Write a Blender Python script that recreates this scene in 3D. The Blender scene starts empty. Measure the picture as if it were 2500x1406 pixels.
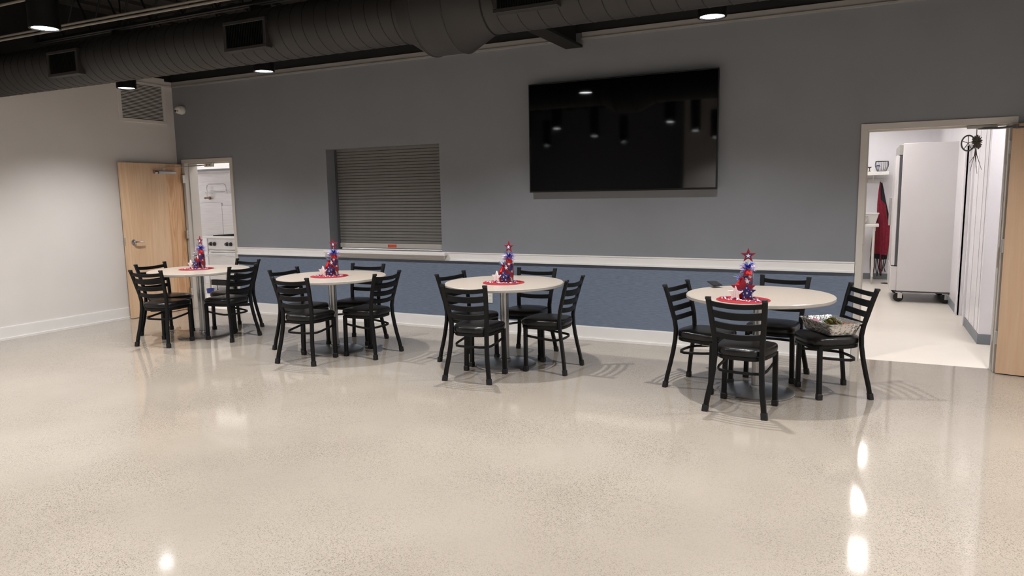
import bpy, bmesh, math, random
from mathutils import Vector, Matrix
random.seed(7)
PI = math.pi
scene = bpy.context.scene
COL = scene.collection

# ------------------------------------------------------------------ camera
YAW, PITCH, ROLL = 0.4589, 0.1304, -0.0164
fwd = Vector((-math.sin(YAW)*math.cos(PITCH), math.cos(YAW)*math.cos(PITCH), -math.sin(PITCH)))
rt = Vector((math.cos(YAW), math.sin(YAW), 0)); up = rt.cross(fwd)
r2 = rt*math.cos(ROLL) + up*math.sin(ROLL); u2 = up*math.cos(ROLL) - rt*math.sin(ROLL)
cam = bpy.data.objects.new('camera', bpy.data.cameras.new('camera')); COL.objects.link(cam)
M = Matrix((r2, u2, -fwd)).transposed().to_4x4(); M.translation = Vector((8.6179, -6.97, 1.5306))
cam.matrix_world = M
cam.data.sensor_width = 36; cam.data.lens = 1735.85/2500*36; cam.data.clip_end = 100
scene.camera = cam

# ------------------------------------------------------------------ world, exposure, light levels
w = bpy.data.worlds.new('world'); scene.world = w; w.use_nodes = True
w.node_tree.nodes['Background'].inputs[0].default_value = (.01, .01, .012, 1)
scene.view_settings.view_transform = 'Standard'; scene.view_settings.look = 'None'
scene.view_settings.gamma = 1; scene.view_settings.use_curve_mapping = False
scene.view_settings.exposure = 0.0
SPOT_W, SPOT_COL, SPOT_SIZE, SPOT_BLEND = 228, (1.0, .98, .97), 131, 1.0
LENS_E = 18; TROFFER_E = 17.0

# ------------------------------------------------------------------ helpers
def lin(c):
    return tuple(((v/255)/12.92 if v/255 <= .04045 else ((v/255+.055)/1.055)**2.4) for v in c[:3])
def mat(name, rgb, rough=.5, metal=0., rgb2=None, scale=8., stretch=(1, 1, 1), detail=3, bump=0., bscale=None, spec=.5, coat=0., emit=None, lo=.35, hi=.65, trans=0., ior=1.45):
    m = bpy.data.materials.new(name); m.use_nodes = True; nt = m.node_tree; N = nt.nodes; L = nt.links
    b = N['Principled BSDF']; b.inputs['Roughness'].default_value = rough; b.inputs['Metallic'].default_value = metal
    b.inputs['Base Color'].default_value = (*lin(rgb), 1); b.inputs['Specular IOR Level'].default_value = spec
    b.inputs['Coat Weight'].default_value = coat; b.inputs['IOR'].default_value = ior
    if trans: b.inputs['Transmission Weight'].default_value = trans
    if emit: b.inputs['Emission Color'].default_value = (*emit[0], 1); b.inputs['Emission Strength'].default_value = emit[1]
    if rgb2 or bump:
        tc = N.new('ShaderNodeTexCoord'); mp = N.new('ShaderNodeMapping'); mp.inputs['Scale'].default_value = stretch
        L.new(tc.outputs['Object'], mp.inputs['Vector'])
        nz = N.new('ShaderNodeTexNoise'); nz.inputs['Scale'].default_value = scale; nz.inputs['Detail'].default_value = detail
        L.new(mp.outputs['Vector'], nz.inputs['Vector'])
    if rgb2:
        cr = N.new('ShaderNodeValToRGB'); cr.color_ramp.elements[0].position = lo; cr.color_ramp.elements[1].position = hi
        cr.color_ramp.elements[0].color = (*lin(rgb), 1); cr.color_ramp.elements[1].color = (*lin(rgb2), 1)
        L.new(nz.outputs['Fac'], cr.inputs['Fac']); L.new(cr.outputs['Color'], b.inputs['Base Color'])
    if bump:
        src = nz
        if bscale:
            src = N.new('ShaderNodeTexNoise'); src.inputs['Scale'].default_value = bscale; src.inputs['Detail'].default_value = 2
            L.new(mp.outputs['Vector'], src.inputs['Vector'])
        bp = N.new('ShaderNodeBump'); bp.inputs['Strength'].default_value = bump; bp.inputs['Distance'].default_value = .01
        L.new(src.outputs['Fac'], bp.inputs['Height']); L.new(bp.outputs['Normal'], b.inputs['Normal'])
    return m

class MB:
    """collects shapes, links them as one mesh object"""
    def __init__(s): s.v = []; s.f = []
    def add(s, vs, fs):
        o = len(s.v); s.v += [tuple(p) for p in vs]; s.f += [tuple(i+o for i in f) for f in fs]; return s
    def box(s, lo, hi, bev=0., mtx=None, seg=1):
        bm = bmesh.new(); bmesh.ops.create_cube(bm, size=1)
        c = [(a+b)/2 for a, b in zip(lo, hi)]; d = [b-a for a, b in zip(lo, hi)]
        for v in bm.verts: v.co = Vector([c[i]+v.co[i]*d[i] for i in range(3)])
        if bev: bmesh.ops.bevel(bm, geom=list(bm.edges), offset=bev, segments=seg, affect='EDGES', profile=.5)
        if mtx: bmesh.ops.transform(bm, matrix=mtx, verts=bm.verts)
        bm.verts.index_update()
        s.add([v.co for v in bm.verts], [[v.index for v in f.verts] for f in bm.faces]); bm.free(); return s
    def tube(s, pts, r, n=8, cap=True, closed=False, sec=None, xaxis=None):
        """sweep; r radius or list; sec = list of (a,b) profile instead of a circle; xaxis fixes the frame"""
        pts = [Vector(p) for p in pts]; k = len(pts); vs = []; fs = []
        prof = sec or [(math.cos(2*PI*i/n), math.sin(2*PI*i/n)) for i in range(n)]; n = len(prof)
        prev = None
        for i, p in enumerate(pts):
            if closed: t = pts[(i+1) % k]-pts[i-1]
            else: t = pts[min(i+1, k-1)]-pts[max(i-1, 0)]
            t.normalize()
            if xaxis: a = Vector(xaxis); a = (a-t*a.dot(t)).normalized()
            else:
                a = prev if prev else (Vector((0, 0, 1)) if abs(t.z) < .9 else Vector((1, 0, 0)))
                a = (a-t*a.dot(t)).normalized(); prev = a
            b = t.cross(a); rr = r[i] if isinstance(r, (list, tuple)) else r
            vs += [p+a*(x*rr)+b*(y*rr) for x, y in prof]
        for i in range(k if closed else k-1):
            j = (i+1) % k
            fs += [(i*n+q, i*n+(q+1) % n, j*n+(q+1) % n, j*n+q) for q in range(n)]
        if cap and not closed: fs += [tuple(reversed(range(n))), tuple(range((k-1)*n, k*n))]
        return s.add(vs, fs)
    def lathe(s, prof, n=32, c=(0, 0, 0), axis='z'):
        vs = []; fs = []; k = len(prof)
        for r, z in prof:
            for i in range(n):
                a = 2*PI*i/n; p = (r*math.cos(a), r*math.sin(a), z)
                if axis == 'y': p = (p[0], p[2], -p[1])
                if axis == 'x': p = (p[2], p[0], p[1])
                vs.append((p[0]+c[0], p[1]+c[1], p[2]+c[2]))
        for j in range(k-1):
            fs += [(j*n+i, j*n+(i+1) % n, (j+1)*n+(i+1) % n, (j+1)*n+i) for i in range(n)]
        if prof[0][0] > 1e-6: fs.append(tuple(reversed(range(n))))
        if prof[-1][0] > 1e-6: fs.append(tuple(range((k-1)*n, k*n)))
        return s.add(vs, fs)
    def prism(s, poly, d0, d1, mtx=None):
        """poly in (x,z), extruded along y d0..d1"""
        n = len(poly); vs = [(x, d0, z) for x, z in poly]+[(x, d1, z) for x, z in poly]
        if mtx: vs = [mtx @ Vector(v) for v in vs]
        return s.add(vs, [tuple(range(n)), tuple(reversed(range(n, 2*n)))]+[(i, n+i, n+(i+1) % n, (i+1) % n) for i in range(n)])
    def mesh(s, name, m, smooth=None):
        me = bpy.data.meshes.new(name); me.from_pydata(s.v, [], s.f)
        bm = bmesh.new(); bm.from_mesh(me); bmesh.ops.recalc_face_normals(bm, faces=bm.faces); bm.to_mesh(me); bm.free()
        me.materials.append(m)
        if smooth is not None:
            me.polygons.foreach_set('use_smooth', [True]*len(me.polygons)); me.set_sharp_from_angle(angle=math.radians(smooth))
        me.update(); return me
    def build(s, name, m, parent=None, smooth=None, loc=None):
        return link(name, s.mesh(name, m, smooth), parent, loc)
def link(name, me, parent=None, loc=None, rot=None):
    o = bpy.data.objects.new(name, me); COL.objects.link(o)
    if parent: o.parent = parent
    if loc: o.location = loc
    if rot: o.rotation_euler = rot
    return o
def tag(o, label, cat, group=None, kind=None):
    o['label'] = label; o['category'] = cat
    if group: o['group'] = group
    if kind: o['kind'] = kind
    return o
def thing(name, label, cat, loc=(0, 0, 0), rz=0., group=None):
    o = bpy.data.objects.new(name, None); COL.objects.link(o); o.empty_display_size = .1
    o.location = loc; o.rotation_euler = (0, 0, rz); return tag(o, label, cat, group)
def copy_tree(o, parent=None, memo=None):
    c = o.copy(); COL.objects.link(c)
    if parent: c.parent = parent
    for ch in list(KIDS.get(o.name, [])): copy_tree(ch, c)
    return c
KIDS = {}
def index_kids(root):
    def rec(o):
        KIDS[o.name] = [c for c in bpy.data.objects if c.parent == o]
        for c in KIDS[o.name]: rec(c)
    rec(root)
def struct(o): o['kind'] = 'structure'; return o
def setting(name):
    o = bpy.data.objects.new(name, None); COL.objects.link(o); o['kind'] = 'structure'; return o
def star(R, r=None, rot=0., n=5):
    r = r or R*.40
    return [((R if i % 2 == 0 else r)*math.sin(PI*i/n+rot), (R if i % 2 == 0 else r)*math.cos(PI*i/n+rot)) for i in range(2*n)]

# ------------------------------------------------------------------ materials
def floor_material():
    m = bpy.data.materials.new('polished_concrete'); m.use_nodes = True; nt = m.node_tree; N = nt.nodes; L = nt.links
    b = N['Principled BSDF']; tc = N.new('ShaderNodeTexCoord')
    def noise(sc, det, rgh=.5):
        n = N.new('ShaderNodeTexNoise'); n.inputs['Scale'].default_value = sc; n.inputs['Detail'].default_value = det
        n.inputs['Roughness'].default_value = rgh; L.new(tc.outputs['Object'], n.inputs['Vector']); return n
    def ramp(src, a, c1, c, c2):
        r = N.new('ShaderNodeValToRGB'); r.color_ramp.elements[0].position = a; r.color_ramp.elements[1].position = c
        r.color_ramp.elements[0].color = (*c1, 1); r.color_ramp.elements[1].color = (*c2, 1); L.new(src, r.inputs['Fac']); return r
    base = ramp(noise(.55, 4).outputs['Fac'], .32, lin((146, 137, 126)), .68, lin((160, 151, 139)))
    vor = N.new('ShaderNodeTexVoronoi'); vor.inputs['Scale'].default_value = 270; L.new(tc.outputs['Object'], vor.inputs['Vector'])
    sep = N.new('ShaderNodeSeparateColor'); L.new(vor.outputs['Color'], sep.inputs['Color'])
    sp = ramp(sep.outputs['Red'], .0, (.34, .32, .30), .32, (1, 1, 1))
    sp.color_ramp.elements.new(.9).color = (1, 1, 1, 1); sp.color_ramp.elements.new(1.0).color = (1.3, 1.28, 1.25, 1)
    dens = ramp(noise(1.3, 3).outputs['Fac'], .35, (.2,)*3, .65, (.85,)*3)
    mx = N.new('ShaderNodeMix'); mx.data_type = 'RGBA'; mx.blend_type = 'MULTIPLY'
    L.new(dens.outputs['Color'], mx.inputs['Factor']); L.new(base.outputs['Color'], mx.inputs['A']); L.new(sp.outputs['Color'], mx.inputs['B'])
    L.new(mx.outputs['Result'], b.inputs['Base Color'])
    rr = N.new('ShaderNodeMapRange'); rr.inputs['To Min'].default_value = .04; rr.inputs['To Max'].default_value = .115
    L.new(noise(.9, 3).outputs['Fac'], rr.inputs['Value']); L.new(rr.outputs['Result'], b.inputs['Roughness'])
    b.inputs['Specular IOR Level'].default_value = .5
    bp = N.new('ShaderNodeBump'); bp.inputs['Strength'].default_value = .02; bp.inputs['Distance'].default_value = .01
    L.new(noise(1.6, 2).outputs['Fac'], bp.inputs['Height']); L.new(bp.outputs['Normal'], b.inputs['Normal'])
    return m
def wood_material(name, c1, c2, c3, figured=False):
    m = bpy.data.materials.new(name); m.use_nodes = True; nt = m.node_tree; N = nt.nodes; L = nt.links
    b = N['Principled BSDF']; b.inputs['Roughness'].default_value = .38
    tc = N.new('ShaderNodeTexCoord'); mp = N.new('ShaderNodeMapping'); mp.inputs['Scale'].default_value = (3.2, 3.2, .38)
    L.new(tc.outputs['Object'], mp.inputs['Vector'])
    n1 = N.new('ShaderNodeTexNoise'); n1.inputs['Scale'].default_value = 1.5; n1.inputs['Detail'].default_value = 3; n1.inputs['Distortion'].default_value = .6
    L.new(mp.outputs['Vector'], n1.inputs['Vector'])
    mul = N.new('ShaderNodeMath'); mul.operation = 'MULTIPLY'; mul.inputs[1].default_value = 9; L.new(n1.outputs['Fac'], mul.inputs[0])
    fr = N.new('ShaderNodeMath'); fr.operation = 'PINGPONG'; fr.inputs[1].default_value = 1; L.new(mul.outputs[0], fr.inputs[0])
    mp2 = N.new('ShaderNodeMapping'); mp2.inputs['Scale'].default_value = (60, 60, 2.2); L.new(tc.outputs['Object'], mp2.inputs['Vector'])
    n2 = N.new('ShaderNodeTexNoise'); n2.inputs['Scale'].default_value = 1.; n2.inputs['Detail'].default_value = 3; L.new(mp2.outputs['Vector'], n2.inputs['Vector'])
    r1 = N.new('ShaderNodeValToRGB'); r1.color_ramp.elements[0].color = (*lin(c1), 1); r1.color_ramp.elements[1].color = (*lin(c2), 1)
    r1.color_ramp.elements[0].position = .1; L.new(fr.outputs[0], r1.inputs['Fac'])
    mx = N.new('ShaderNodeMix'); mx.data_type = 'RGBA'; mx.inputs['B'].default_value = (*lin(c3), 1)
    f2 = N.new('ShaderNodeMapRange'); f2.inputs['From Min'].default_value = .4; f2.inputs['From Max'].default_value = .75; f2.inputs['To Max'].default_value = .45
    L.new(n2.outputs['Fac'], f2.inputs['Value']); L.new(f2.outputs['Result'], mx.inputs['Factor']); L.new(r1.outputs['Color'], mx.inputs['A'])
    out = mx.outputs['Result']
    if figured:
        sx = N.new('ShaderNodeSeparateXYZ'); L.new(tc.outputs['Object'], sx.inputs[0])
        gt = N.new('ShaderNodeMapRange'); gt.inputs['From Min'].default_value = -.265; gt.inputs['From Max'].default_value = -.245; L.new(sx.outputs['Y'], gt.inputs['Value'])
        mp3 = N.new('ShaderNodeMapping'); mp3.inputs['Scale'].default_value = (1, 5.5, .75); mp3.inputs['Location'].default_value = (0, .72, .2); L.new(tc.outputs['Object'], mp3.inputs['Vector'])
        n3 = N.new('ShaderNodeTexNoise'); n3.inputs['Scale'].default_value = 1.1; n3.inputs['Detail'].default_value = 2; n3.inputs['Distortion'].default_value = .8; L.new(mp3.outputs['Vector'], n3.inputs['Vector'])
        m3 = N.new('ShaderNodeMath'); m3.operation = 'MULTIPLY'; m3.inputs[1].default_value = 16; L.new(n3.outputs['Fac'], m3.inputs[0])
        p3 = N.new('ShaderNodeMath'); p3.operation = 'PINGPONG'; p3.inputs[1].default_value = 1; L.new(m3.outputs[0], p3.inputs[0])
        r3 = N.new('ShaderNodeValToRGB'); r3.color_ramp.elements[0].color = (*lin((196, 148, 106)), 1); r3.color_ramp.elements[1].color = (*lin((220, 180, 140)), 1); L.new(p3.outputs[0], r3.inputs['Fac'])
        mx3 = N.new('ShaderNodeMix'); mx3.data_type = 'RGBA'; L.new(gt.outputs['Result'], mx3.inputs['Factor']); L.new(out, mx3.inputs['A']); L.new(r3.outputs['Color'], mx3.inputs['B']); out = mx3.outputs['Result']
    L.new(out, b.inputs['Base Color'])
    return m
def cells_material(name, cols, scale, rough=.35, metal=0.):
    """random confetti of colours"""
    m = bpy.data.materials.new(name); m.use_nodes = True; nt = m.node_tree; N = nt.nodes; L = nt.links
    b = N['Principled BSDF']; b.inputs['Roughness'].default_value = rough; b.inputs['Metallic'].default_value = metal
    tc = N.new('ShaderNodeTexCoord'); v = N.new('ShaderNodeTexVoronoi'); v.inputs['Scale'].default_value = scale
    L.new(tc.outputs['Object'], v.inputs['Vector']); s = N.new('ShaderNodeSeparateColor'); L.new(v.outputs['Color'], s.inputs['Color'])
    r = N.new('ShaderNodeValToRGB'); r.color_ramp.interpolation = 'CONSTANT'
    els = r.color_ramp.elements
    while len(els) < len(cols): els.new(.5)
    for i, c in enumerate(cols): els[i].position = i/len(cols); els[i].color = (*lin(c), 1)
    L.new(s.outputs['Green'], r.inputs['Fac']); L.new(r.outputs['Color'], b.inputs['Base Color']); return m

FLOOR = floor_material()
EPOXY = mat('kitchen_epoxy_floor', (224, 216, 205), .3, rgb2=(232, 224, 213), scale=1.2, bump=.02, bscale=30)
WALLGREY = mat('grey_blue_wall_paint', (126, 128, 133), .55, rgb2=(129, 131, 136), scale=2, bump=.05, bscale=180)
WALLBEIGE = mat('warm_grey_wall_paint', (217, 212, 208), .6, rgb2=(220, 215, 211), scale=2, bump=.05, bscale=180)
WAINS = mat('woven_blue_wallcovering', (97, 109, 128), .6, rgb2=(115, 126, 143), scale=14, stretch=(1, 1, 16), detail=5, bump=.1)
BLACKP = mat('flat_black_paint', (24, 23, 23), .8, rgb2=(28, 27, 27), scale=3)
DUCTP = mat('dark_painted_duct_metal', (37, 35, 34), .55, rgb2=(41, 39, 38), scale=4, bump=.03, bscale=60)
DUCTSEAM = mat('duct_seam_metal', (16, 15, 15), .7, rgb2=(19, 18, 18), scale=9)
TRIMW = mat('off_white_trim_paint', (224, 221, 218), .4, rgb2=(228, 225, 222), scale=3)
TRIMTOP = mat('grey_trim_paint', (150, 147, 144), .5, rgb2=(154, 151, 148), scale=3)
FRAMEP = mat('greige_frame_paint', (190, 184, 177), .38, rgb2=(194, 188, 181), scale=3)
KWHITE = mat('white_kitchen_wallboard', (230, 228, 232), .25, rgb2=(233, 231, 235), scale=3)
KCEIL = mat('white_ceiling_board', (225, 224, 222), .7, rgb2=(229, 228, 226), scale=4)
COVE = mat('grey_rubber_cove_base', (120, 126, 133), .5, rgb2=(126, 132, 139), scale=5)
MAPLE = wood_material('maple_veneer', (216, 181, 146), (224, 192, 158), (198, 156, 118), True)
MAPLE2 = wood_material('maple_veneer_even', (188, 157, 128), (192, 162, 134), (180, 147, 117))
CHROME = mat('satin_chrome', (190, 190, 188), .22, 1., rgb2=(200, 200, 198), scale=20)
ALU = mat('brushed_aluminium', (168, 168, 168), .35, 1., rgb2=(178, 178, 178), scale=4, stretch=(1, 1, 30))
STEEL = mat('stainless_steel', (208, 206, 203), .5, .75, rgb2=(218, 216, 213), scale=3, stretch=(1, 1, 25), bump=.02)
BLKM = mat('black_powder_coat', (11, 11, 12), .45, rgb2=(14, 14, 15), scale=30, spec=.28)
VINYL = mat('black_vinyl', (12, 11, 13), .3, rgb2=(15, 14, 16), scale=12, bump=.12, bscale=60)
RUBBER = mat('black_rubber', (18, 18, 19), .6, rgb2=(22, 22, 23), scale=20)
LAMI = mat('beige_laminate', (172, 160, 148), .3, rgb2=(177, 166, 154), scale=60)
EDGE = mat('grey_edge_band', (160, 155, 149), .4, rgb2=(165, 160, 154), scale=20)
SHUT = mat('grey_shutter_paint', (112, 109, 105), .45, rgb2=(116, 113, 109), scale=10)
SHUTBAR = mat('bottom_bar_metal', (176, 172, 165), .4, rgb2=(181, 177, 170), scale=10)
ORANGE = mat('orange_sticker_print', (196, 74, 48), .5, rgb2=(205, 84, 56), scale=60)
SCREEN = mat('black_glass_screen', (4, 4, 5), .04, rgb2=(5, 5, 6), scale=2, spec=.9)
BEZEL = mat('black_plastic_bezel', (12, 12, 13), .35, rgb2=(14, 14, 15), scale=9)
WPLAST = mat('white_plastic', (215, 212, 206), .4, rgb2=(219, 216, 210), scale=12)
DKPLAST = mat('dark_plastic', (26, 26, 28), .3, rgb2=(30, 30, 32), scale=12)
LENS = mat('lit_lamp_lens', (255, 255, 255), .4, rgb2=(250, 250, 250), scale=5, emit=((.93, .97, 1.), LENS_E))
TROFF = mat('lit_troffer_lens', (255, 255, 255), .4, rgb2=(250, 250, 250), scale=5, emit=((1., .97, .95), TROFFER_E))
FRIDGE = mat('white_fridge_metal', (206, 202, 202), .3, rgb2=(209, 205, 205), scale=2)
GREYM = mat('grey_metal', (150, 147, 142), .4, rgb2=(155, 152, 147), scale=6)
DKGREY = mat('dark_grey_gasket', (72, 72, 76), .5, rgb2=(78, 78, 82), scale=9)
REDCLOTH = mat('dark_red_cloth', (124, 28, 46), .85, rgb2=(136, 36, 54), scale=25, bump=.2)
BLKCLOTH = mat('black_cloth', (34, 34, 40), .9, rgb2=(40, 40, 46), scale=25, bump=.2)
FOIL = mat('crinkled_aluminium_foil', (225, 223, 220), .27, .88, rgb2=(235, 233, 230), scale=30, bump=.8, bscale=45)
REDMAT = mat('red_felt', (140, 14, 26), .8, rgb2=(150, 20, 32), scale=80)
REDFOIL = mat('red_foil', (190, 20, 26), .25, .6, rgb2=(215, 40, 40), scale=40, bump=.6)
REDSTAR = mat('red_painted_wood', (150, 24, 44), .45, rgb2=(162, 32, 52), scale=30)
WHITEWOOD = mat('whitewashed_wood', (244, 230, 226), .6, rgb2=(250, 240, 236), scale=6, stretch=(12, 1, 1))
NAVY = mat('navy_blue_paint', (34, 36, 96), .45, rgb2=(40, 42, 104), scale=30)
WHITEP = mat('white_print', (240, 238, 244), .5, rgb2=(236, 234, 240), scale=30)
BLUEFOIL = mat('blue_foil', (40, 60, 190), .22, .8, rgb2=(60, 90, 215), scale=60)
SILVER = mat('silver_foil', (215, 218, 228), .2, .9, rgb2=(225, 228, 238), scale=60)
TINSEL = cells_material('mixed_tinsel_foil', [(205, 208, 222), (50, 70, 190), (180, 30, 40), (220, 222, 232)], 90, .25, .6)
FILL = cells_material('red_white_blue_filler', [(34, 40, 120), (190, 28, 36), (225, 222, 228), (34, 40, 120), (170, 24, 34)], 55, .35)
BEADS = cells_material('star_bead_colours', [(190, 28, 40), (230, 222, 228), (60, 60, 140), (230, 222, 228)], 60, .3)
GLASS = mat('clear_glass', (250, 252, 252), .02, rgb2=(252, 253, 253), scale=3, trans=1., ior=1.2)
GREENS = cells_material('salad_greens', [(60, 74, 26), (84, 96, 34), (48, 58, 22), (110, 78, 34), (140, 140, 84)], 60, .5)
CARROT = mat('orange_vegetable', (205, 88, 40), .5, rgb2=(215, 104, 50), scale=40)
PINK = mat('pink_matte', (214, 140, 160), .7, rgb2=(224, 152, 170), scale=30)
BRONZE = mat('bronze_metal', (120, 98, 80), .4, .8, rgb2=(132, 108, 88), scale=20)
BLUETUB = mat('blue_plastic', (40, 56, 130), .5, rgb2=(46, 62, 138), scale=12)
TWIG = mat('dried_grey_brown_sprig', (84, 78, 72), .8, rgb2=(96, 88, 80), scale=20)
CONDUIT = mat('galvanised_conduit', (120, 113, 105), .5, .2, rgb2=(128, 121, 112), scale=8)
DECKM = mat('dark_roof_deck', (40, 37, 34), .8, rgb2=(46, 42, 39), scale=2)
JOISTM = mat('black_steel_joist', (26, 25, 25), .6, rgb2=(30, 29, 29), scale=6)

# ------------------------------------------------------------------ the room shell
TH = .19
struct(MB().box((-.2, -12.2, -.2), (12.7, .1, 0)).build('floor', FLOOR))
struct(MB().box((-3.6, .1, -.2), (11.2, 6.8, 0)).build('floor_kitchen', EPOXY))
ZT = 3.13
def wall_boxes(name, boxes, m):
    b = MB()
    for lo, hi in boxes: b.box(lo, hi)
    return struct(b.build(name, m))
wb = wall_boxes('wall_back', [((0, 0, 0), (.1, TH, ZT)), ((.1, 0, 2.06), (1.03, TH, ZT)), ((1.03, 0, 0), (2.65, TH, ZT)),
    ((2.65, 0, 0), (4.285, TH, .83)), ((2.65, 0, 2.118), (4.285, TH, ZT)), ((4.285, 0, 0), (4.6, TH, ZT)), ((4.6, 0, 0), (8.6, .105, ZT)),
    ((8.6, 0, 2.06), (9.66, .105, ZT)), ((9.66, 0, 0), (12.5, .105, ZT))], WALLGREY)
MB().box((1.0655, -.006, .148), (8.5656, -.0005, .797)).build('wallcovering', WAINS, wb)
wall_boxes('wall_back_upper', [((0, 0, ZT), (12.5, TH, 3.85))], BLACKP)
wall_boxes('wall_left', [((-.2, -12.2, 0), (0, TH, ZT))], WALLBEIGE)
wall_boxes('wall_left_upper', [((-.2, -12.2, ZT), (0, TH, 3.85))], BLACKP)
wall_boxes('wall_right', [((12.5, -12.2, 0), (12.7, TH, 3.85))], WALLBEIGE)
wall_boxes('wall_front', [((4.6, -11.2, 0), (12.5, -11, 3.85))], WALLBEIGE)
wall_boxes('wall_front_dark', [((0, -12.2, 0), (4.6, -12, 3.85))], WALLGREY)
ce = struct(MB().box((-.2, -12.2, 3.85), (12.7, TH, 3.95)).build('ceiling', DECKM))
# ribs of the metal deck, run towards the back wall
rib = MB().box((-.04, -12, 3.81), (.04, 0, 3.849)).mesh('deck_rib', DECKM)
for i in range(26): link('deck_rib', rib, ce, (.35+i*.46, 0, 0))

# top trim (a board with a small ledge), back and left
def trim(name, boxes, m=TRIMW, parts=()):
    t = struct(wall_boxes(name, boxes, m)); return t
trim('trim_1', [((0, -.018, 3.075), (5.83, 0, ZT)), ((6.01, -.018, 3.075), (12.5, 0, ZT)), ((0, -.032, 3.057), (5.83, 0, 3.075)), ((6.01, -.032, 3.057), (12.5, 0, 3.075))], TRIMTOP)
trim('trim_2', [((0, -12, 3.075), (.018, -.018, ZT)), ((0, -12, 3.057), (.032, -.032, 3.075))], WALLBEIGE)
# chair rail: flat board, thin ledge along its lower edge
trim('trim_3', [((1.0655, -.02, .806), (8.5656, -.006, .89)), ((1.0655, -.034, .795), (8.5656, -.006, .812)), ((1.0655, -.024, .880), (8.5656, -.006, .892))])
def baseboard(name, x0, x1):
    return trim(name, [((x0, -.014, .022), (x1, 0, .140)), ((x0, -.011, .138), (x1, 0, .148)), ((x0, -.026, 0), (x1, 0, .024))])
baseboard('baseboard_back', 1.0655, 8.5656)
trim('baseboard_left', [((0, -12, .022), (.014, -.02, .140)), ((0, -12, .138), (.011, -.02, .148)), ((0, -12, 0), (.026, -.02, .024))])
baseboard('baseboard_back_east', 9.70, 12.5)

# steel beam under the ceiling
bmn = MB().box((5.83, -1.93, 2.988), (6.01, -.001, 3.012)).box((5.90, -1.93, 3.012), (5.94, -.001, 3.29)).box((5.83, -1.93, 3.29), (6.01, -.001, 3.32)).box((5.83, -1.945, 2.988), (6.01, -1.93, 3.80)).build('roof_beam', BLACKP)
tag(bmn, 'black steel beam ending at the back wall beyond the duct fitting', 'beam')

# ------------------------------------------------------------------ kitchen shell
kw = [('wall_kitchen_range', [((-3.6, 2.4, 0), (4, 2.55, 2.75))]), ('wall_kitchen_partition', [((3.85, 2.55, 0), (4, 6.8, 2.75))]),
      ('wall_kitchen_back', [((4, 6.6, 0), (9.68, 6.8, 2.75))]), ('wall_kitchen_west', [((-3.6, TH, 0), (-3.45, 2.4, 2.75))]),
      ('wall_kitchen_east', [((9.68, 1.2, 0), (9.8, 2.33, 2.75)), ((9.68, 2.33, 2.02), (9.8, 3.0, 2.75)), ((9.68, 3.0, 0), (9.8, 6.8, 2.75)), ((9.8, 1.2, 0), (11.2, 1.35, 2.75))]),
      ('wall_alcove', [((11.05, TH, 0), (11.2, 1.2, 2.75))])]
KW = {n: wall_boxes(n, b, KWHITE) for n, b in kw}
struct(MB().box((-3.6, TH, 2.75), (11.2, 6.8, 2.85)).build('ceiling_kitchen', KCEIL))
wall_boxes('wall_kitchen_south', [((-3.45, TH, 0), (.095, TH+.012, 2.75)), ((1.07, TH, 0), (2.6, TH+.012, 2.75)), ((4.35, TH, 0), (4.6, TH+.012, 2.75)), ((4.6, .105, 0), (8.56, .117, 2.75)), ((9.70, .105, 0), (11.05, .117, 2.75)), ((.095, TH, 2.09), (1.07, TH+.012, 2.75)), ((8.56, .105, 2.09), (9.70, .117, 2.75))], KWHITE)
bat = MB().box((-.012, -.004, .1), (.012, 0, 2.75), .002).mesh('batten', KWHITE)
for x in (9.86, 9.93): link('batten', bat, KW['wall_kitchen_east'], (x, 1.2, 0))
for y in (1.32, 1.55, 1.95): link('batten', bat, KW['wall_kitchen_east'], (9.68, y, 0), (0, 0, -PI/2))
for x in (8.2, 9.22, 9.55): link('batten', bat, KW['wall_kitchen_back'], (x, 6.6, 0))
trim('baseboard_kitchen', [((9.672, 1.192, 0), (9.68, 2.25, .1)), ((9.672, 3.08, 0), (9.68, 6.6, .1)), ((9.672, 1.19, 0), (11.05, 1.2, .1)), ((4, 6.59, 0), (9.672, 6.6, .1))], COVE)
# side door of the kitchen, white on white
d3 = setting('door_3')
MB().box((9.66, 2.257, 0), (9.70, 2.33, 2.012), .002).box((9.66, 3.0, 0), (9.70, 3.073, 2.012), .002).box((9.66, 2.257, 2.012), (9.70, 3.073, 2.085), .004).build('door_casing', KWHITE, d3)
MB().box((9.73, 2.33, .01), (9.77, 3.0, 2.02), .003).build('door_leaf', KWHITE, d3)

# ------------------------------------------------------------------ doors
def frame(parent, x0, x1, zt=2.032, f=.0525, y0=-.015, y1=TH+.012):
    b = MB()
    b.box((x0-f, y0, 0), (x0, y1, zt), .002); b.box((x1, y0, 0), (x1+f, y1, zt), .002); b.box((x0-f, y0, zt), (x1+f, y1, zt+f), .002)
    b.box((x0, .05, 0), (x0+.014, .08, zt-.014)); b.box((x1-.014, .05, 0), (x1, .08, zt-.014)); b.box((x0, .05, zt-.014), (x1, .08, zt))
    return b.build('door_frame', FRAMEP, parent)
d1 = setting('door_1'); frame(d1, .152, 1.013)
leaf1 = MB().box((0, -.918, .006), (.045, 0, 2.022), .002).build('door_leaf', MAPLE, d1, loc=(.058, -.022, 0))
for z in (.25, 1.05, 1.82): MB().box((.1, -.05, z-.055), (.152, -.012, z+.055), .003).lathe([(.008, z-.057), (.008, z+.057)], 10, (.128, -.02, 0)).build('hinge', CHROME, d1)
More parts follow.
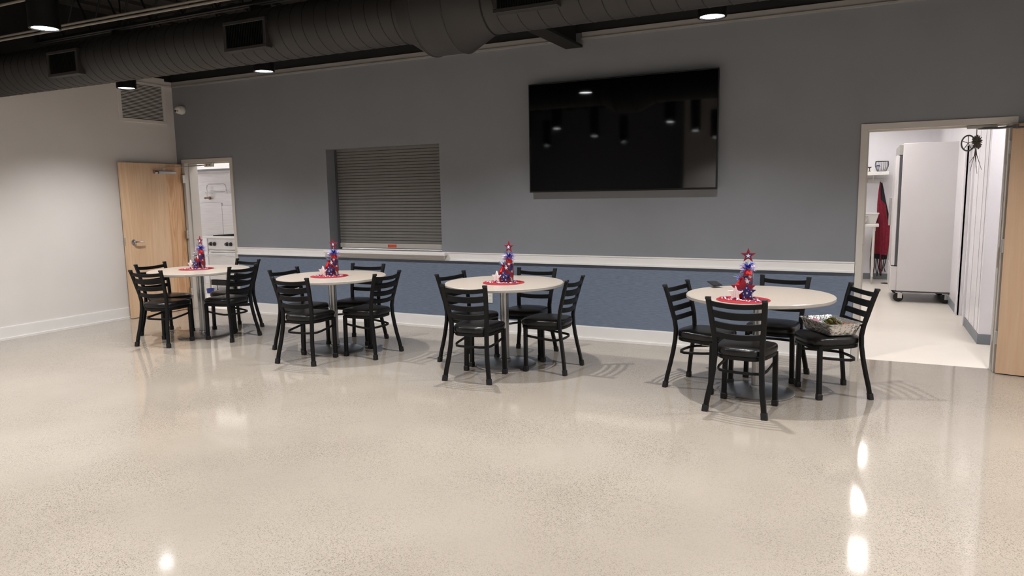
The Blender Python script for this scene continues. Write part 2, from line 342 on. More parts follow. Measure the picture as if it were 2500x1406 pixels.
def lever(parent, x, y, z, sgn):
    h = MB().lathe([(.0, 0), (.034, 0), (.036, .006), (.034, .012), (.016, .016), (.013, .05), (0, .05)], 24, (x, y, z), 'x')
    h.tube([(x+.045, y, z), (x+.052, y+.03*sgn, z), (x+.05, y+.09*sgn, z-.003), (x+.047, y+.125*sgn, z-.004)], [.011, .010, .009, .008], 8)
    return h.build('lever_handle', CHROME, parent, 40)
lever(leaf1, .045, -.815, 1.0, 1)
MB().box((.012, -.921, .96), (.034, -.917, 1.06), .001).build('latch_plate', CHROME, leaf1)
cb = MB().box((.045, -.40, 1.885), (.10, -.13, 1.925), .008, seg=2).lathe([(.02, -.03), (.022, 0), (.02, .012)], 16, (.072, -.42, 1.905), 'y').build('closer_body', ALU, leaf1)
MB().tube([(.075, -.33, 1.93), (.075, -.33, 1.965), (.115, -.02, 1.985), (.18, .04, 1.995)], .007, 6).tube([(.18, .04, 1.995), (.3, .06, 1.998), (.50, .05, 2.002)], .008, 6).lathe([(.013, 1.985), (.013, 2.006)], 10, (.18, .04, 0)).build('closer_arm', GREYM, leaf1)
sh = MB().box((.50, .02, 1.975), (.66, .055, 2.025), .004).build('closer_bracket', WPLAST, d1)
for x in (.555, .61): MB().lathe([(0, -.012), (.014, -.010), (.014, 0)], 12, (x, .02, 2.0), 'y').build('screw_cap', CHROME, sh)

d2 = setting('door_2'); frame(d2, 8.6211, 9.6381, y1=.118)
leaf2 = MB().box((0, 0, .008), (1.01, .045, 2.022), .002).build('door_leaf', MAPLE2, d2, loc=(9.645, -.082, 0)); leaf2.rotation_euler = (0, 0, math.radians(-12.5))
for z in (.298, 1.054, 1.84): MB().box((9.632, -.075, z-.055), (9.66, -.02, z+.055), .003).lathe([(.008, z-.057), (.008, z+.057)], 10, (9.642, -.05, 0)).build('hinge', GREYM, d2)
MB().box((8.6205, .0, .98), (8.6225, .045, 1.10), .001).lathe([(.006, 0), (.006, .003)], 8, (8.6225, .022, 1.04), 'x').build('strike_plate', CHROME, d2)
MB().box((9.35, .02, 2.005), (9.56, .05, 2.03), .004).build('closer_bracket', GREYM, d2)
MB().tube([(9.43, .04, 2.005), (9.56, -.02, 1.998), (9.66, -.11, 1.998)], .009, 6).lathe([(.02, 1.985), (.02, 2.012)], 12, (9.66, -.11, 0)).tube([(9.66, -.11, 1.99), (9.9, -.19, 1.985), (10.1, -.23, 1.98)], .008, 6).build('closer_arm', DKGREY, d2)
MB().box((10.05, -.27, 1.93), (10.35, -.225, 1.99), .006).build('closer_body', ALU, d2)

# ------------------------------------------------------------------ serving hatch with roller shutter
wn = setting('window_1')
slat = MB().prism([(0, 0), (1.56, 0), (1.56, .034), (0, .034)], 0, .006)
SX0, SX1 = 2.672, 4.262
slm = MB().tube([(SX0, .168, 0), (SX1, .168, 0)], 1, cap=True, xaxis=(0, 0, 1), sec=[(-.0163, -.004), (-.0163, .003), (-.0125, .0075), (.0125, .0075), (.0163, .003), (.0163, -.004)]).mesh('slat', SHUT, 40)
z = .982
while z < 2.118: link('slat', slm, wn, (0, 0, z)); z += .0362
MB().box((SX0-.015, .1765, .9), (SX1+.015, .1795, 2.117)).build('slat_backing', BEZEL, wn)
bb = MB().box((SX0+.014, .146, .906), (SX1-.014, .176, .964), .004).build('bottom_bar', SHUTBAR, wn)
MB().box((3.42, .1447, .918), (3.55, .1462, .954), .0005).build('sticker', ORANGE, bb)
for x0, x1 in ((2.652, 2.684), (4.25, 4.283)):
    MB().box((x0, .152, .888), (x1, .158, 2.117)).box((x0, .180, .888), (x1, .187, 2.117)).build('guide_rail', DKGREY, wn)
MB().box((2.652, .0, .83), (4.283, .19, .887)).build('sill_bed', SHUT, wn)
MB().box((2.605, -.085, .852), (4.372, .02, .890), .006, seg=2).box((2.635, -.055, .815), (4.345, -.02, .853), .004).build('window_sill', TRIMW, wn)

# ------------------------------------------------------------------ television
tv = thing('wall_mounted_tv', 'large black flat television on the grey wall beside the kitchen doorway', 'television', (6.412, -.09, 2.103))
W2, H2 = .963, .553
MB().box((-W2+.001, .0, -H2+.001), (W2-.001, .035, H2-.001), .003).build('housing', BEZEL, tv)
MB().box((-W2+.011, -.004, -H2+.018), (W2-.011, .002, H2-.011), .001).build('screen', SCREEN, tv)
MB().box((-W2, -.006, -H2), (W2, .003, -H2+.014), .002).box((-W2, -.006, -H2+.0145), (-W2+.008, .003, H2-.0085), .001).box((W2-.008, -.006, -H2+.0145), (W2, .003, H2-.0085), .001).box((-W2, -.006, H2-.008), (W2, .003, H2), .002).build('bezel', BEZEL, tv)
MB().box((-.35, .035, -.25), (.35, .088, .25), .004).build('wall_bracket', BEZEL, tv)

# wall outlets
def outlet(x, z, label):
    o = thing('wall_outlet', label, 'outlet', (x, -.007, z))
    MB().box((-.036, -.006, -.058), (.036, 0, .058), .003).build('cover_plate', WPLAST, o)
    for dz in (-.025, .025):
        s = MB().box((-.017, -.0085, dz-.015), (.017, -.005, dz+.015), .002).build('socket', WPLAST, o)
        MB().box((-.008, -.0095, dz-.004), (-.005, -.008, dz+.007)).box((.005, -.0095, dz-.004), (.008, -.008, dz+.007)).build('slot', DKPLAST, s)
outlet(4.90, .39, 'white wall outlet low on the blue wall, between hatch and television')
outlet(2.07, .40, 'white wall outlet low on the blue wall, between door and hatch')

# ------------------------------------------------------------------ return air grille on the beige wall
gr = thing('return_air_grille', 'pale square return air grille with thin louvers high on the beige wall', 'vent', (.001, -.473, 2.86))
g = MB(); S = .352; hz = .305
for lo, hi in (((0, -S, -hz), (.016, S, -hz+.045)), ((0, -S, hz-.045), (.016, S, hz)), ((0, -S, -hz+.045), (.016, -S+.05, hz-.045)), ((0, S-.05, -hz+.045), (.016, S, hz-.045))): g.box(lo, hi, .003)
g.build('frame', WALLBEIGE, gr)
MB().box((0, -S+.04, -hz+.04), (.002, S-.04, hz-.04)).build('dark_backing', BEZEL, gr)
lv = MB().box((-.004, -S+.045, -.0042), (.006, S-.045, .0042)).mesh('louver', WALLBEIGE)
n = 27
for i in range(n): link('louver', lv, gr, (.009, 0, -hz+.06+i*(2*hz-.12)/(n-1)))

# ------------------------------------------------------------------ dome camera
sc_ = thing('security_camera', 'small white eyeball security camera on the grey wall near the corner', 'camera', (.19, 0, 2.75))
MB().lathe([(0, 0), (.055, 0), (.06, -.012), (.06, -.035), (.05, -.05), (0, -.052)], 28, (0, 0, 0), 'y').build('base', WPLAST, sc_, 40)
eb = bpy.data.objects.new('eyeball', None)
ball = MB().lathe([(.052*math.sin(a), -.052*math.cos(a)) for a in [PI*i/14 for i in range(2, 15)]], 24, (0, 0, 0), 'z').build('eyeball', WPLAST, sc_, 50, loc=(-.012, -.058, 0))
ball.rotation_euler = (math.radians(-70), 0, math.radians(14))
ball2 = MB().lathe([(0, -.0505), (.013, -.0515), (.013, -.046)], 16, (-.016, 0, 0)).build('lens', DKPLAST, ball)
MB().lathe([(0, -.0505), (.013, -.0515), (.013, -.046)], 16, (.016, 0, 0)).build('infrared_lamp', GREYM, ball)

# ------------------------------------------------------------------ spiral duct
YD, ZD = -2.32, 2.883
du = thing('spiral_duct', 'dark painted round spiral duct with registers under the ceiling', 'duct', (0, YD, ZD))
RL, RR, RB = .2103, .2227, .323
MB().lathe([(RL, .002), (RL, 5.52)], 64, axis='x').build('duct_run', DUCTP, du, 30)
MB().lathe([(RR, 6.18), (RR, 12.49)], 64, axis='x').build('duct_run', DUCTP, du, 30)
MB().lathe([(RL+.004, 5.48), (RL+.006, 5.52), (RB, 5.69), (RB+.004, 5.695), (RB+.004, 5.71), (RB, 5.715), (RB, 5.955), (RB+.004, 5.96), (RB+.004, 5.975), (RB, 5.98), (RR+.006, 6.18), (RR+.004, 6.22)], 64, axis='x').build('tee_fitting', DUCTP, du, 25)
MB().lathe([(.30, .2), (.30, .9)], 48, (5.835, 0, 0)).build('riser', DUCTP, du, 30)
def helix(x0, x1, R, pitch=.127):
    k = 30; n = int((x1-x0)/pitch*k)
    return MB().tube([(x0+(x1-x0)*i/n, R*math.cos(2*PI*i/k), R*math.sin(2*PI*i/k)) for i in range(n+1)], 1, cap=False, xaxis=(1, 0, 0), sec=[(-.005, 0), (0, .0035), (.005, 0), (0, -.003)])
helix(.02, 5.48, RL, .12).build('spiral_seam', DUCTSEAM, du)
helix(6.23, 12.4, RR, .15).build('spiral_seam', DUCTSEAM, du)
for x in (5.703, 5.968): MB().lathe([(RB+.003, x-.004), (RB+.0065, x), (RB+.003, x+.004)], 64, axis='x').build('joint_ring', DUCTSEAM, du)
for x in (5.485, 6.215): MB().lathe([(RR-.008 if x < 6 else RR+.003, x-.005), (RL+.0085 if x < 6 else RR+.0085, x), (RR-.008 if x < 6 else RR+.003, x+.005)], 64, axis='x').build('joint_ring', DUCTSEAM, du)
def register(xc, R):
    w, h, y = .233, .118, -R-.012; zc = -.03
    f = MB()
    for lo, hi in (((xc-w, y-.012, zc-h), (xc+w, y+.06, zc-h+.028)), ((xc-w, y-.012, zc+h-.028), (xc+w, y+.06, zc+h)), ((xc-w, y-.012, zc-h+.028), (xc-w+.03, y+.06, zc+h-.028)), ((xc+w-.03, y-.012, zc-h+.028), (xc+w, y+.06, zc+h-.028))): f.box(lo, hi, .003)
    r = f.build('register', DUCTP, du)
    MB().box((xc-w+.02, y+.004, zc-h+.02), (xc+w-.02, y+.01, zc+h-.02)).build('register_throat', BEZEL, r)
    bl = MB().box((-.002, y-.008, zc-h+.028), (.002, y+.004, zc+h-.028)).mesh('blade', BEZEL)
    for i in range(22): link('blade', bl, r, (xc-w+.04+i*(2*w-.08)/21, 0, 0))
for xc, R in ((1.67, RL), (4.05, RL), (6.565, RR)): register(xc, R)

# ------------------------------------------------------------------ downlights
LX = [1.33, 3.35, 5.5, 7.6, 9.75, 11.8]; LY = [-1.65, -3.72, -5.9, -8.0, -10.1]
ZL = 2.75
dl = thing('cylinder_downlight', '', 'downlight', (LX[0], LY[0], ZL))
MB().lathe([(0, .62), (.1, .62), (.1, 0), (.086, 0), (.083, .014), (.0, .016)], 32).build('housing', BLKM, dl, 40)
MB().lathe([(0, .008), (.083, .008), (.083, .012), (0, .012)], 32).build('lens', LENS, dl)
MB().tube([(0, 0, .62), (0, 0, 1.06)], .008, 8).build('stem', BLKM, dl)
lamp = bpy.data.lights.new('lamp', 'SPOT'); lamp.energy = SPOT_W; lamp.color = SPOT_COL; lamp.spot_size = math.radians(SPOT_SIZE); lamp.spot_blend = SPOT_BLEND; lamp.shadow_soft_size = .03
lo_ = bpy.data.objects.new('lamp', lamp); COL.objects.link(lo_); lo_.parent = dl; lo_.location = (0, 0, -.012)
index_kids(dl)
LAB = {(0, 0): 'black cylinder downlight in front of the return air grille', (1, 0): 'black cylinder downlight below the duct between grille and hatch',
       (3, 0): 'black cylinder downlight below the duct above the television', (1, 1): 'largest black cylinder downlight in view, on the camera side of the duct'}
HID = 'black cylinder downlight of the hall ceiling grid outside the view'
for i, x in enumerate(LX):
    for j, y in enumerate(LY):
        o = dl if (i, j) == (0, 0) else copy_tree(dl)
        o.location = (x, y, ZL)
        o['label'] = LAB.get((i, j), HID)
        o['group'] = 'hall downlights in view' if (i, j) in LAB else 'hall downlights out of view'

# ------------------------------------------------------------------ open web joists and conduit
jy = [-.75, -1.75, -3.05, -4.4, -5.75]
for k, y in enumerate(jy):
    names = ['nearest the back wall', 'just behind the duct', 'just in front of the duct', 'over the hall, second in front of the duct', 'over the hall, third in front of the duct']
    j = thing('roof_joist', 'black open-web steel roof joist, '+names[k], 'joist', (0, y, 0), group='roof joists')
    for nm, zc in (('bottom_chord', 3.36), ('top_chord', 3.79)):
        MB().box((.01, -.045, zc-.018), (12.49, -.008, zc-.012)).box((.01, .008, zc-.018), (12.49, .045, zc-.012)).box((.01, -.011, zc-.018), (12.49, -.007, zc+.02)).box((.01, .007, zc-.018), (12.49, .011, zc+.02)).build(nm, JOISTM, j)
    web = MB().tube([(-.24, 0, 3.36), (0, 0, 3.79), (.24, 0, 3.36)], .012, 6).mesh('web_bar', JOISTM)
    for i in range(26): link('web_bar', web, j, (.26+i*.48, 0, 0))
co = thing('ceiling_conduit', 'pale pair of conduits running beside the duct below the joists', 'conduit', (0, -3.2, 2.93))
for dz in (0, .028): MB().tube([(.01, 0, dz), (4.6, 0, dz-.02), (12.4, 0, dz-.05)], .010, 8).build('pipe', CONDUIT, co, 40)
for x in (.8, 2.6, 4.4, 7, 10): MB().tube([(x, .012, .03), (x, .012, .45)], .004, 6).build('hanger_rod', JOISTM, co)
c2 = MB().tube([(.01, -3.2, 3.21), (2.1, -3.2, 3.205), (12.4, -3.2, 3.18)], .012, 8).build('ceiling_conduit', CONDUIT, None, 40)
tag(c2, 'single pale conduit at the top edge, above the double conduit', 'conduit')

# ------------------------------------------------------------------ ladder-back chairs
RECT = lambda a, b, c=.004: [(-a+c, -b), (a-c, -b), (a, -b+c), (a, b-c), (a-c, b), (-a+c, b), (-a, b-c), (-a, -b+c)]
ch = thing('ladder_back_chair', '', 'chair')
for s in (-1, 1):
    path = [(.203, -.238, 0), (.192, -.226, .09), (.176, -.208, .19), (.166, -.190, .29), (.160, -.176, .39), (.160, -.172, .47), (.166, -.182, .546), (.174, -.203, .624), (.183, -.229, .722), (.190, -.255, .806)]
    l = MB().tube([(s*x, y, z) for x, y, z in path], 1, sec=RECT(.0175, .0125), xaxis=(1, 0, 0)).build('leg', BLKM, ch, 40)
    MB().box((s*.190-.019, -.271, .798), (s*.190+.019, -.243, .818), .005, seg=2).build('end_cap', DKPLAST, l)
    MB().tube([(s*.204, -.239, 0), (s*.199, -.234, .045)], 1, sec=RECT(.021, .0165), xaxis=(1, 0, 0)).build('foot_cap', RUBBER, l)
    l = MB().tube([(s*.184, .135, 0), (s*.180, .137, .2), (s*.176, .139, .395)], 1, sec=RECT(.0175, .0155), xaxis=(1, 0, 0)).build('leg', BLKM, ch, 40)
    MB().box((s*.184-.021, .115, 0), (s*.184+.021, .155, .045), .004).build('foot_cap', RUBBER, l)
for zc, h, hw, yp in ((.772, .018, .182, -.247), (.702, .026, .177, -.226), (.625, .023, .170, -.206), (.552, .021, .163, -.187)):
    pts = []
    for i in range(13):
        t = -1+i/6; pts.append((hw*t, yp-.026*(1-t*t), zc-.012*(1-t*t)))
    MB().tube(pts, 1, sec=RECT(h, .0045, .003), xaxis=(0, 0, 1)).build('slat', BLKM, ch, 40)
def seat_outline(k, n=48):
    o = []
    for i in range(n):
        a = 2*PI*i/n; c, s = math.cos(a), math.sin(a); e = 2/3.6
        x = math.copysign(abs(c)**e, c); y = math.copysign(abs(s)**e, s)
        w = .195+.018*(y+1)/2-.028*(1-y)/2
        o.append((x*w*k if k < 1 else x*(w+k-1), .005+y*(.203 if k >= 1 else .203*k)))
    return o
def rings(spec, n=48):
    b = MB(); vs = []; fs = []
    for k, z in spec: vs += [(x, y, z+(-.004 if y > .16 and z > .42 else 0)) for x, y in seat_outline(k, n)]
    for j in range(len(spec)-1): fs += [(j*n+i, j*n+(i+1) % n, (j+1)*n+(i+1) % n, (j+1)*n+i) for i in range(n)]
    fs += [tuple(reversed(range(n))), tuple(range((len(spec)-1)*n, len(spec)*n))]
    return b.add(vs, fs)
rings([(.93, .402), (.985, .406), (1.0, .420), (1.0, .436), (.985, .449), (.94, .457), (.8, .463), (.55, .467), (.25, .469)]).build('seat', VINYL, ch, 60)
rings([(.86, .376), (.95, .376), (.965, .380), (.965, .398), (.95, .403)]).build('seat_frame', BLKM, ch, 40)
hp = [(.166, .130, .312), (.168, .05, .302), (.168, -.05, .292), (.160, -.10, .287), (.135, -.142, .286), (.09, -.162, .286), (0, -.168, .286)]
hp = hp+[(-x, y, z) for x, y, z in reversed(hp[:-1])]
MB().tube(hp, 1, sec=RECT(.010, .005, .002), xaxis=(0, 0, 1)).build('stretcher', BLKM, ch, 40)
index_kids(ch)
CH = {'1A': (1.912, -1.819, 10.4), '1B': (1.5, -1.466, -88.5), '1C': (2.322, -1.357, 91.5), '1D': (1.96, -.963, 176.2),
      '2A': (3.927, -1.844, 5.4), '2B': (3.521, -1.461, -91.3), '2C': (4.295, -1.421, 88.3), '2D': (3.846, -1.019, -172.7),
      '3A': (5.725, -1.78, 3.7), '3B': (5.405, -1.305, -100.3), '3C': (6.163, -1.292, 89.9), '3D': (5.775, -.894, -177.9),
      '4A': (7.906, -1.817, -7.2), '4B': (7.544, -1.379, -104.3), '4C': (8.416, -1.209, 117.7), '4D': (8.004, -.868, -190.3)}
TN = {'1': 'the table by the maple door', '2': 'the roller-shutter table', '3': 'the table beside the phone table', '4': 'the phone table'}
SN = {'A': 'with its back to the viewer at ', 'B': 'on the beige-wall side of ', 'C': 'on the kitchen-doorway side of ', 'D': 'facing the viewer behind '}
for i, (k, (x, y, a)) in enumerate(CH.items()):
    o = ch if i == 0 else copy_tree(ch)
    o.location = (x, y, 0); o.rotation_euler = (0, 0, math.radians(a))
    o['label'] = 'black ladder-back chair '+SN[k[1]]+TN[k[0]]
    o['group'] = 'ladder-back chairs around '+TN[k[0]]
    if k == '4C': o['label'] = 'black ladder-back chair carrying the foil tray, beside the kitchen doorway'
    if k == '4B':
        tg = MB().box((.06, -.0, .34), (.061, .07, .385)).box((.0605, .01, .385), (.0615, .06, .402)).build('paper_tag', WPLAST, o); tg['label'] = 'white paper tag hanging under the seat'

# ------------------------------------------------------------------ round tables
tb = thing('round_table', '', 'table')
top = MB().lathe([(0, .727), (.527, .727), (.5305, .731), (.5305, .752), (.527, .756), (0, .756)], 96).build('tabletop', LAMI, tb, 30)
MB().lathe([(.5306, .7305), (.533, .7325), (.533, .7505), (.5306, .7525)], 96).build('edge_band', EDGE, top, 30)
MB().lathe([(.038, .04), (.038, .718)], 32).build('column', ALU, tb, 40)
MB().lathe([(0, .04), (.05, .04), (.052, .045), (.05, .06), (.039, .066)], 32).build('collar', ALU, tb, 40)
MB().lathe([(0, .0), (.274, .0), (.277, .004), (.277, .010), (.268, .016), (.18, .024), (.06, .040), (0, .042)], 80).build('base_disc', ALU, tb, 40)
MB().lathe([(.04, .708), (.15, .712), (.15, .7265), (0, .7265)], 32).build('mounting_plate', BLKM, tb, 40)
index_kids(tb)
TB = {'1': (1.941, -1.387), '2': (3.882, -1.44), '3': (5.751, -1.327), '4': (7.938, -1.395)}
TL = {'1': 'round beige table in front of the open maple door', '2': 'round beige table in front of the roller shutter',
      '3': 'round beige table between the shutter table and the phone table', '4': 'round beige table with a phone on it beside the kitchen doorway'}
for i, (k, (x, y)) in enumerate(TB.items()):
    o = tb if i == 0 else copy_tree(tb)
    o.location = (x, y, 0); o['label'] = TL[k]; o['group'] = 'round dining tables'; o.rotation_euler = (0, 0, .7*i)

# ------------------------------------------------------------------ patriotic centrepieces
ZTB = .7562
pm = MB().lathe([(0, 0), (.185, 0), (.186, .0015), (.185, .003), (0, .003)], 64).mesh('round_placemat', REDMAT, 30)
# vase with filler, tinsel and star topper
va = thing('star_vase', '', 'vase')
MB().lathe([(0, 0), (.042, 0), (.042, .19), (.0395, .19), (.0395, .006), (0, .006)], 32).build('glass', GLASS, va, 40)
MB().lathe([(0, .008), (.037, .008), (.038, .15), (.03, .17), (0, .176)], 24).build('filler', FILL, va, 40)
def spray(n, c, r0, r1, zup, wid, seed):
    rnd = random.Random(seed); b = MB()
    for i in range(n):
        a = rnd.uniform(0, 2*PI); L = rnd.uniform(r0, r1); e = rnd.uniform(-.3, 1.2)*zup
        p0 = Vector(c); d = Vector((math.cos(a), math.sin(a), 0))
        pts = [p0, p0+d*L*.5+Vector((0, 0, e*L*.7)), p0+d*L+Vector((0, 0, e*L*.8))]
        b.tube(pts, [wid, wid, wid*.4], 3)
    return b
t_ = spray(130, (.0, 0, .205), .03, .075, .7, .0014, 3).build('tinsel', TINSEL, va); t_['kind'] = 'stuff'
t_ = spray(80, (.0, 0, .225), .02, .055, 1., .0018, 4).build('tinsel', BLUEFOIL, va); t_['kind'] = 'stuff'
MB().lathe([(0, .165), (.028, .17), (.033, .185), (.024, .205), (.012, .215), (0, .217)], 10).build('red_tissue', REDFOIL, va)
MB().tube([(0, 0, .1), (0, .0, .30)], .0025, 6).build('stick', SILVER, va)
tp = MB().prism(star(.056), -.003, .003, Matrix.Translation((0, 0, .312))).build('star_topper', REDSTAR, va)
MB().prism(star(.034), -.0045, -.0028, Matrix.Translation((0, 0, .310))).build('inner_star', NAVY, tp)
MB().prism(star(.019), -.006, -.0043, Matrix.Translation((0, 0, .310))).build('white_star', WHITEP, tp)
MB().prism(star(.02), -.003, 0, Matrix.Translation((.002, -.043, .130))).build('white_star', WHITEP, va)
MB().prism([(-.03, 0), (.03, 0), (.03, .012), (-.03, .012)], -.002, 0, Matrix.Translation((.0, -.043, .075))).build('ribbon', REDMAT, va)
index_kids(va)
# three wooden stars
st = thing('wooden_star_trio', '', 'decoration')
def wstar(name, m, R, x, y, tilt=0., dots=None, th=.012):
    o = MB().prism(star(R, R*.46, tilt), y-th/2, y+th/2, Matrix.Translation((x, 0, R*.809+.001))).build(name, m, st)
    return o
wstar('red_star', REDSTAR, .09, -.005, .03)
ws = wstar('white_star', WHITEWOOD, .056, -.052, -.012, .02)
for dx in (-.012, .004, .02): MB().box((-.052+dx-.0005, -.0186, .012), (-.052+dx+.0005, -.0175, .062)).build('board_joint', GREYM, ws)
bs = wstar('blue_star', NAVY, .065, .028, -.008, -.04)
for (dx, dz, r) in ((0, .052, .010), (-.004, .088, .007), (-.032, .066, .007), (.028, .066, .006), (-.018, .022, .006), (.024, .028, .008), (.036, .058, .003), (-.024, .045, .003), (.008, .072, .003)):
    MB().prism(star(r), -.0152, -.0138, Matrix.Translation((.028+dx, 0, dz))).build('printed_star', WHITEP, bs)
index_kids(st)
# red foil pouch with tinsel
fw = thing('foil_weight', '', 'decoration')
def pouch():
    vs = []; fs = []; n = 24; prof = [(.022, 0), (.036, .012), (.040, .05), (.038, .09), (.022, .122), (.009, .135), (.016, .149), (.012, .151)]
    for j, (r, z) in enumerate(prof):
        for i in range(n):
            q = 1+(.10 if i % 2 else -.06)*(j > 0); a = 2*PI*i/n; vs.append((r*q*math.cos(a), r*q*math.sin(a), z))
    for j in range(len(prof)-1): fs += [(j*n+i, j*n+(i+1) % n, (j+1)*n+(i+1) % n, (j+1)*n+i) for i in range(n)]
    fs += [tuple(reversed(range(n))), tuple(range((len(prof)-1)*n, len(prof)*n))]
    return MB().add(vs, fs)
pouch().build('pouch', REDFOIL, fw)
t_ = spray(40, (0, 0, .142), .02, .06, 1.3, .0013, 9).build('tinsel', SILVER, fw); t_['kind'] = 'stuff'
t_ = spray(26, (0, 0, .142), .02, .055, 1.1, .0015, 11).build('tinsel', BLUEFOIL, fw); t_['kind'] = 'stuff'
t_ = spray(30, (0, 0, .08), .03, .055, .2, .0015, 12).build('tinsel', REDFOIL, fw); t_['kind'] = 'stuff'
index_kids(fw)
# garland of small star beads lying around the pieces
def garland(seed):
    rnd = random.Random(seed); b = MB()
    for i in range(110):
        a = 2*PI*i/110+rnd.uniform(-.05, .05); r = .10+.025*math.sin(3*a+seed)+rnd.uniform(-.022, .022)
        R = rnd.uniform(.005, .009)
        M_ = Matrix.Translation((r*math.cos(a)*1.15, r*math.sin(a)*.95, .004+rnd.uniform(0, .006))) @ Matrix.Rotation(rnd.uniform(0, 6), 4, 'Z') @ Matrix.Rotation(PI/2+rnd.uniform(-.7, .7), 4, 'X')
        b.prism(star(R, R*.5), -.0015, .0015, M_)
    return b
CP = {'1': ((1.875, -1.37), -8), '2': ((3.872, -1.463), 0), '3': ((5.770, -1.372), -12), '4': ((7.870, -1.719), 3)}
WT = {'1': 'on the table by the maple door', '2': 'on the table before the roller shutter', '3': 'on the table beside the phone table', '4': 'on the table with the phone'}
STARS = []
for i, (k, ((x, y), rz)) in enumerate(CP.items()):
    o = link('round_placemat', pm, None, (x, y, ZTB)); tag(o, 'round red felt placemat '+WT[k], 'placemat', 'red placemats')
    z = ZTB+.0031; a = math.radians(rz); ca, sa = math.cos(a), math.sin(a)
    P = lambda dx, dy: (x+ca*dx-sa*dy, y+sa*dx+ca*dy, z)
    for src, dx, dy, lab in ((va, .022, .055, 'glass vase with red star topper and tinsel '), (st, 0, -.02, 'white, navy and red wooden stars '), (fw, -.045 if k != '4' else -.022, .06 if k != '4' else .045, 'red foil pouch with silver tinsel ')):
        c = src if i == 0 else copy_tree(src)
        if src is st: STARS.append(c)
        c.location = P(dx, dy); c.rotation_euler = (0, 0, a); c['label'] = lab+WT[k]; c['group'] = {va: 'star vases', st: 'wooden star trios', fw: 'foil weights'}[src]
    for c in STARS[-1].children:
        if c.name.startswith('red_star'): c.scale = (1, 1, 1) if k == '4' else (.62, 1, .62); c.location = (0, 0 if k == '4' else -.012, 0)
    g_ = garland(i+1).build('bead_garland', BEADS, None, None, (x, y, z)); tag(g_, 'ring of red, white and blue star beads '+WT[k], 'garland', 'bead garlands', 'stuff')

# ------------------------------------------------------------------ phone on its stand
ph = thing('mobile_phone', 'black phone propped flat on a small stand on the round table', 'phone', (7.548, -1.06, ZTB), math.radians(-62))
MB().box((-.08, -.04, .024), (.08, .04, .032), .004, Matrix.Rotation(math.radians(5), 4, 'Y'), 2).build('phone_body', DKPLAST, ph)
MB().box((-.076, -.037, .0318), (.076, .037, .0330), .0005, Matrix.Rotation(math.radians(5), 4, 'Y')).build('phone_screen', SCREEN, ph)
MB().lathe([(0, 0), (.02, 0), (.02, .004), (.008, .008), (.008, .02), (.018, .025), (0, .0255)], 20).build('phone_stand', CHROME, ph, 40)

# ------------------------------------------------------------------ foil tray with salad on chair
tr = thing('foil_tray', 'crinkled aluminium foil tray on the seat of the chair beside the kitchen doorway', 'tray', (8.428, -1.192, .4698), math.radians(-54))
def rrect(a, b, r, n=6):
    o = []
    for cx, cy, s in ((a-r, b-r, 0), (-a+r, b-r, 1), (-a+r, -b+r, 2), (a-r, -b+r, 3)):
        for i in range(n+1):
            t = PI/2*(s+i/n); o.append((cx+r*math.cos(t), cy+r*math.sin(t)))
    # subdivide the sides
    q = []
    for i in range(len(o)):
        p, p2 = o[i], o[(i+1) % len(o)]; d = math.hypot(p2[0]-p[0], p2[1]-p[1]); k = max(1, int(d/.012))
        q += [(p[0]+(p2[0]-p[0])*j/k, p[1]+(p2[1]-p[1])*j/k) for j in range(k)]
    return q
def tray_mesh():
    N0 = rrect(.2, .135, .03); n = len(N0); rnd = random.Random(5); vs = []; fs = []
    wob = [rnd.uniform(-1, 1) for _ in range(n)]
    levels = [(.80, .76, 0, 0), (.83, .80, .006, .3), (.91, .89, .05, 1), (.97, .965, .085, .8), (1.0, 1.0, .092, .4), (1.03, 1.04, .092, .6), (1.03, 1.04, .088, .6), (.975, .965, .083, .8), (.905, .885, .05, 1), (.82, .79, .008, .3), (.79, .75, .003, 0)]
    for sx, sy, z, kk in levels:
        vs += [(x*sx*(1+.012*kk*wob[i]), y*sy*(1+.018*kk*wob[i]), z+.002*kk*wob[i]*(z > .08)) for i, (x, y) in enumerate(N0)]
    for j in range(len(levels)-1): fs += [(j*n+i, j*n+(i+1) % n, (j+1)*n+(i+1) % n, (j+1)*n+i) for i in range(n)]
    fs += [tuple(reversed(range(n))), tuple(range((len(levels)-1)*n, len(levels)*n))]
    return MB().add(vs, fs)
tray_mesh().build('tray_shell', FOIL, tr, 25)
def heap():
    rnd = random.Random(21); b = MB()
    for i in range(420):
        r = abs(rnd.gauss(0, .5)); a = rnd.uniform(0, 2*PI); x = max(-.125, min(.125, .105*r*math.cos(a))); y = max(-.085, min(.085, .07*r*math.sin(a)))
        zt = .03+.068*max(0, 1-(x/.13)**2-(y/.09)**2); z = rnd.uniform(zt*.6, zt)
        L = rnd.uniform(.008, .018); W_ = L*rnd.uniform(.4, .7)
        M_ = Matrix.Translation((x, y, z)) @ Matrix.Rotation(rnd.uniform(0, 6.3), 4, 'Z') @ Matrix.Rotation(rnd.uniform(-1., 1.), 4, 'X') @ Matrix.Rotation(rnd.uniform(-.8, .8), 4, 'Y')
        pts = [(-L, 0, 0), (-L*.3, -W_, .002), (L*.5, -W_*.8, .003), (L, 0, -.002), (L*.5, W_*.8, .003), (-L*.3, W_, .002), (0, 0, .006), (0, 0, -.001)]
        vs = [M_ @ Vector(p) for p in pts]
        b.add(vs, [(i0, (i0+1) % 6, 6) for i0 in range(6)]+[((i0+1) % 6, i0, 7) for i0 in range(6)])
    b.lathe([(0, .005), (.125, .005), (.11, .025), (.07, .055), (.03, .075), (0, .08)], 20)
    return b
hp_ = heap().build('salad_greens', GREENS); hp_.location = (8.440, -1.192, .473); hp_.rotation_euler = (0, 0, math.radians(-54)); hp_.scale = (1, .8, 1)
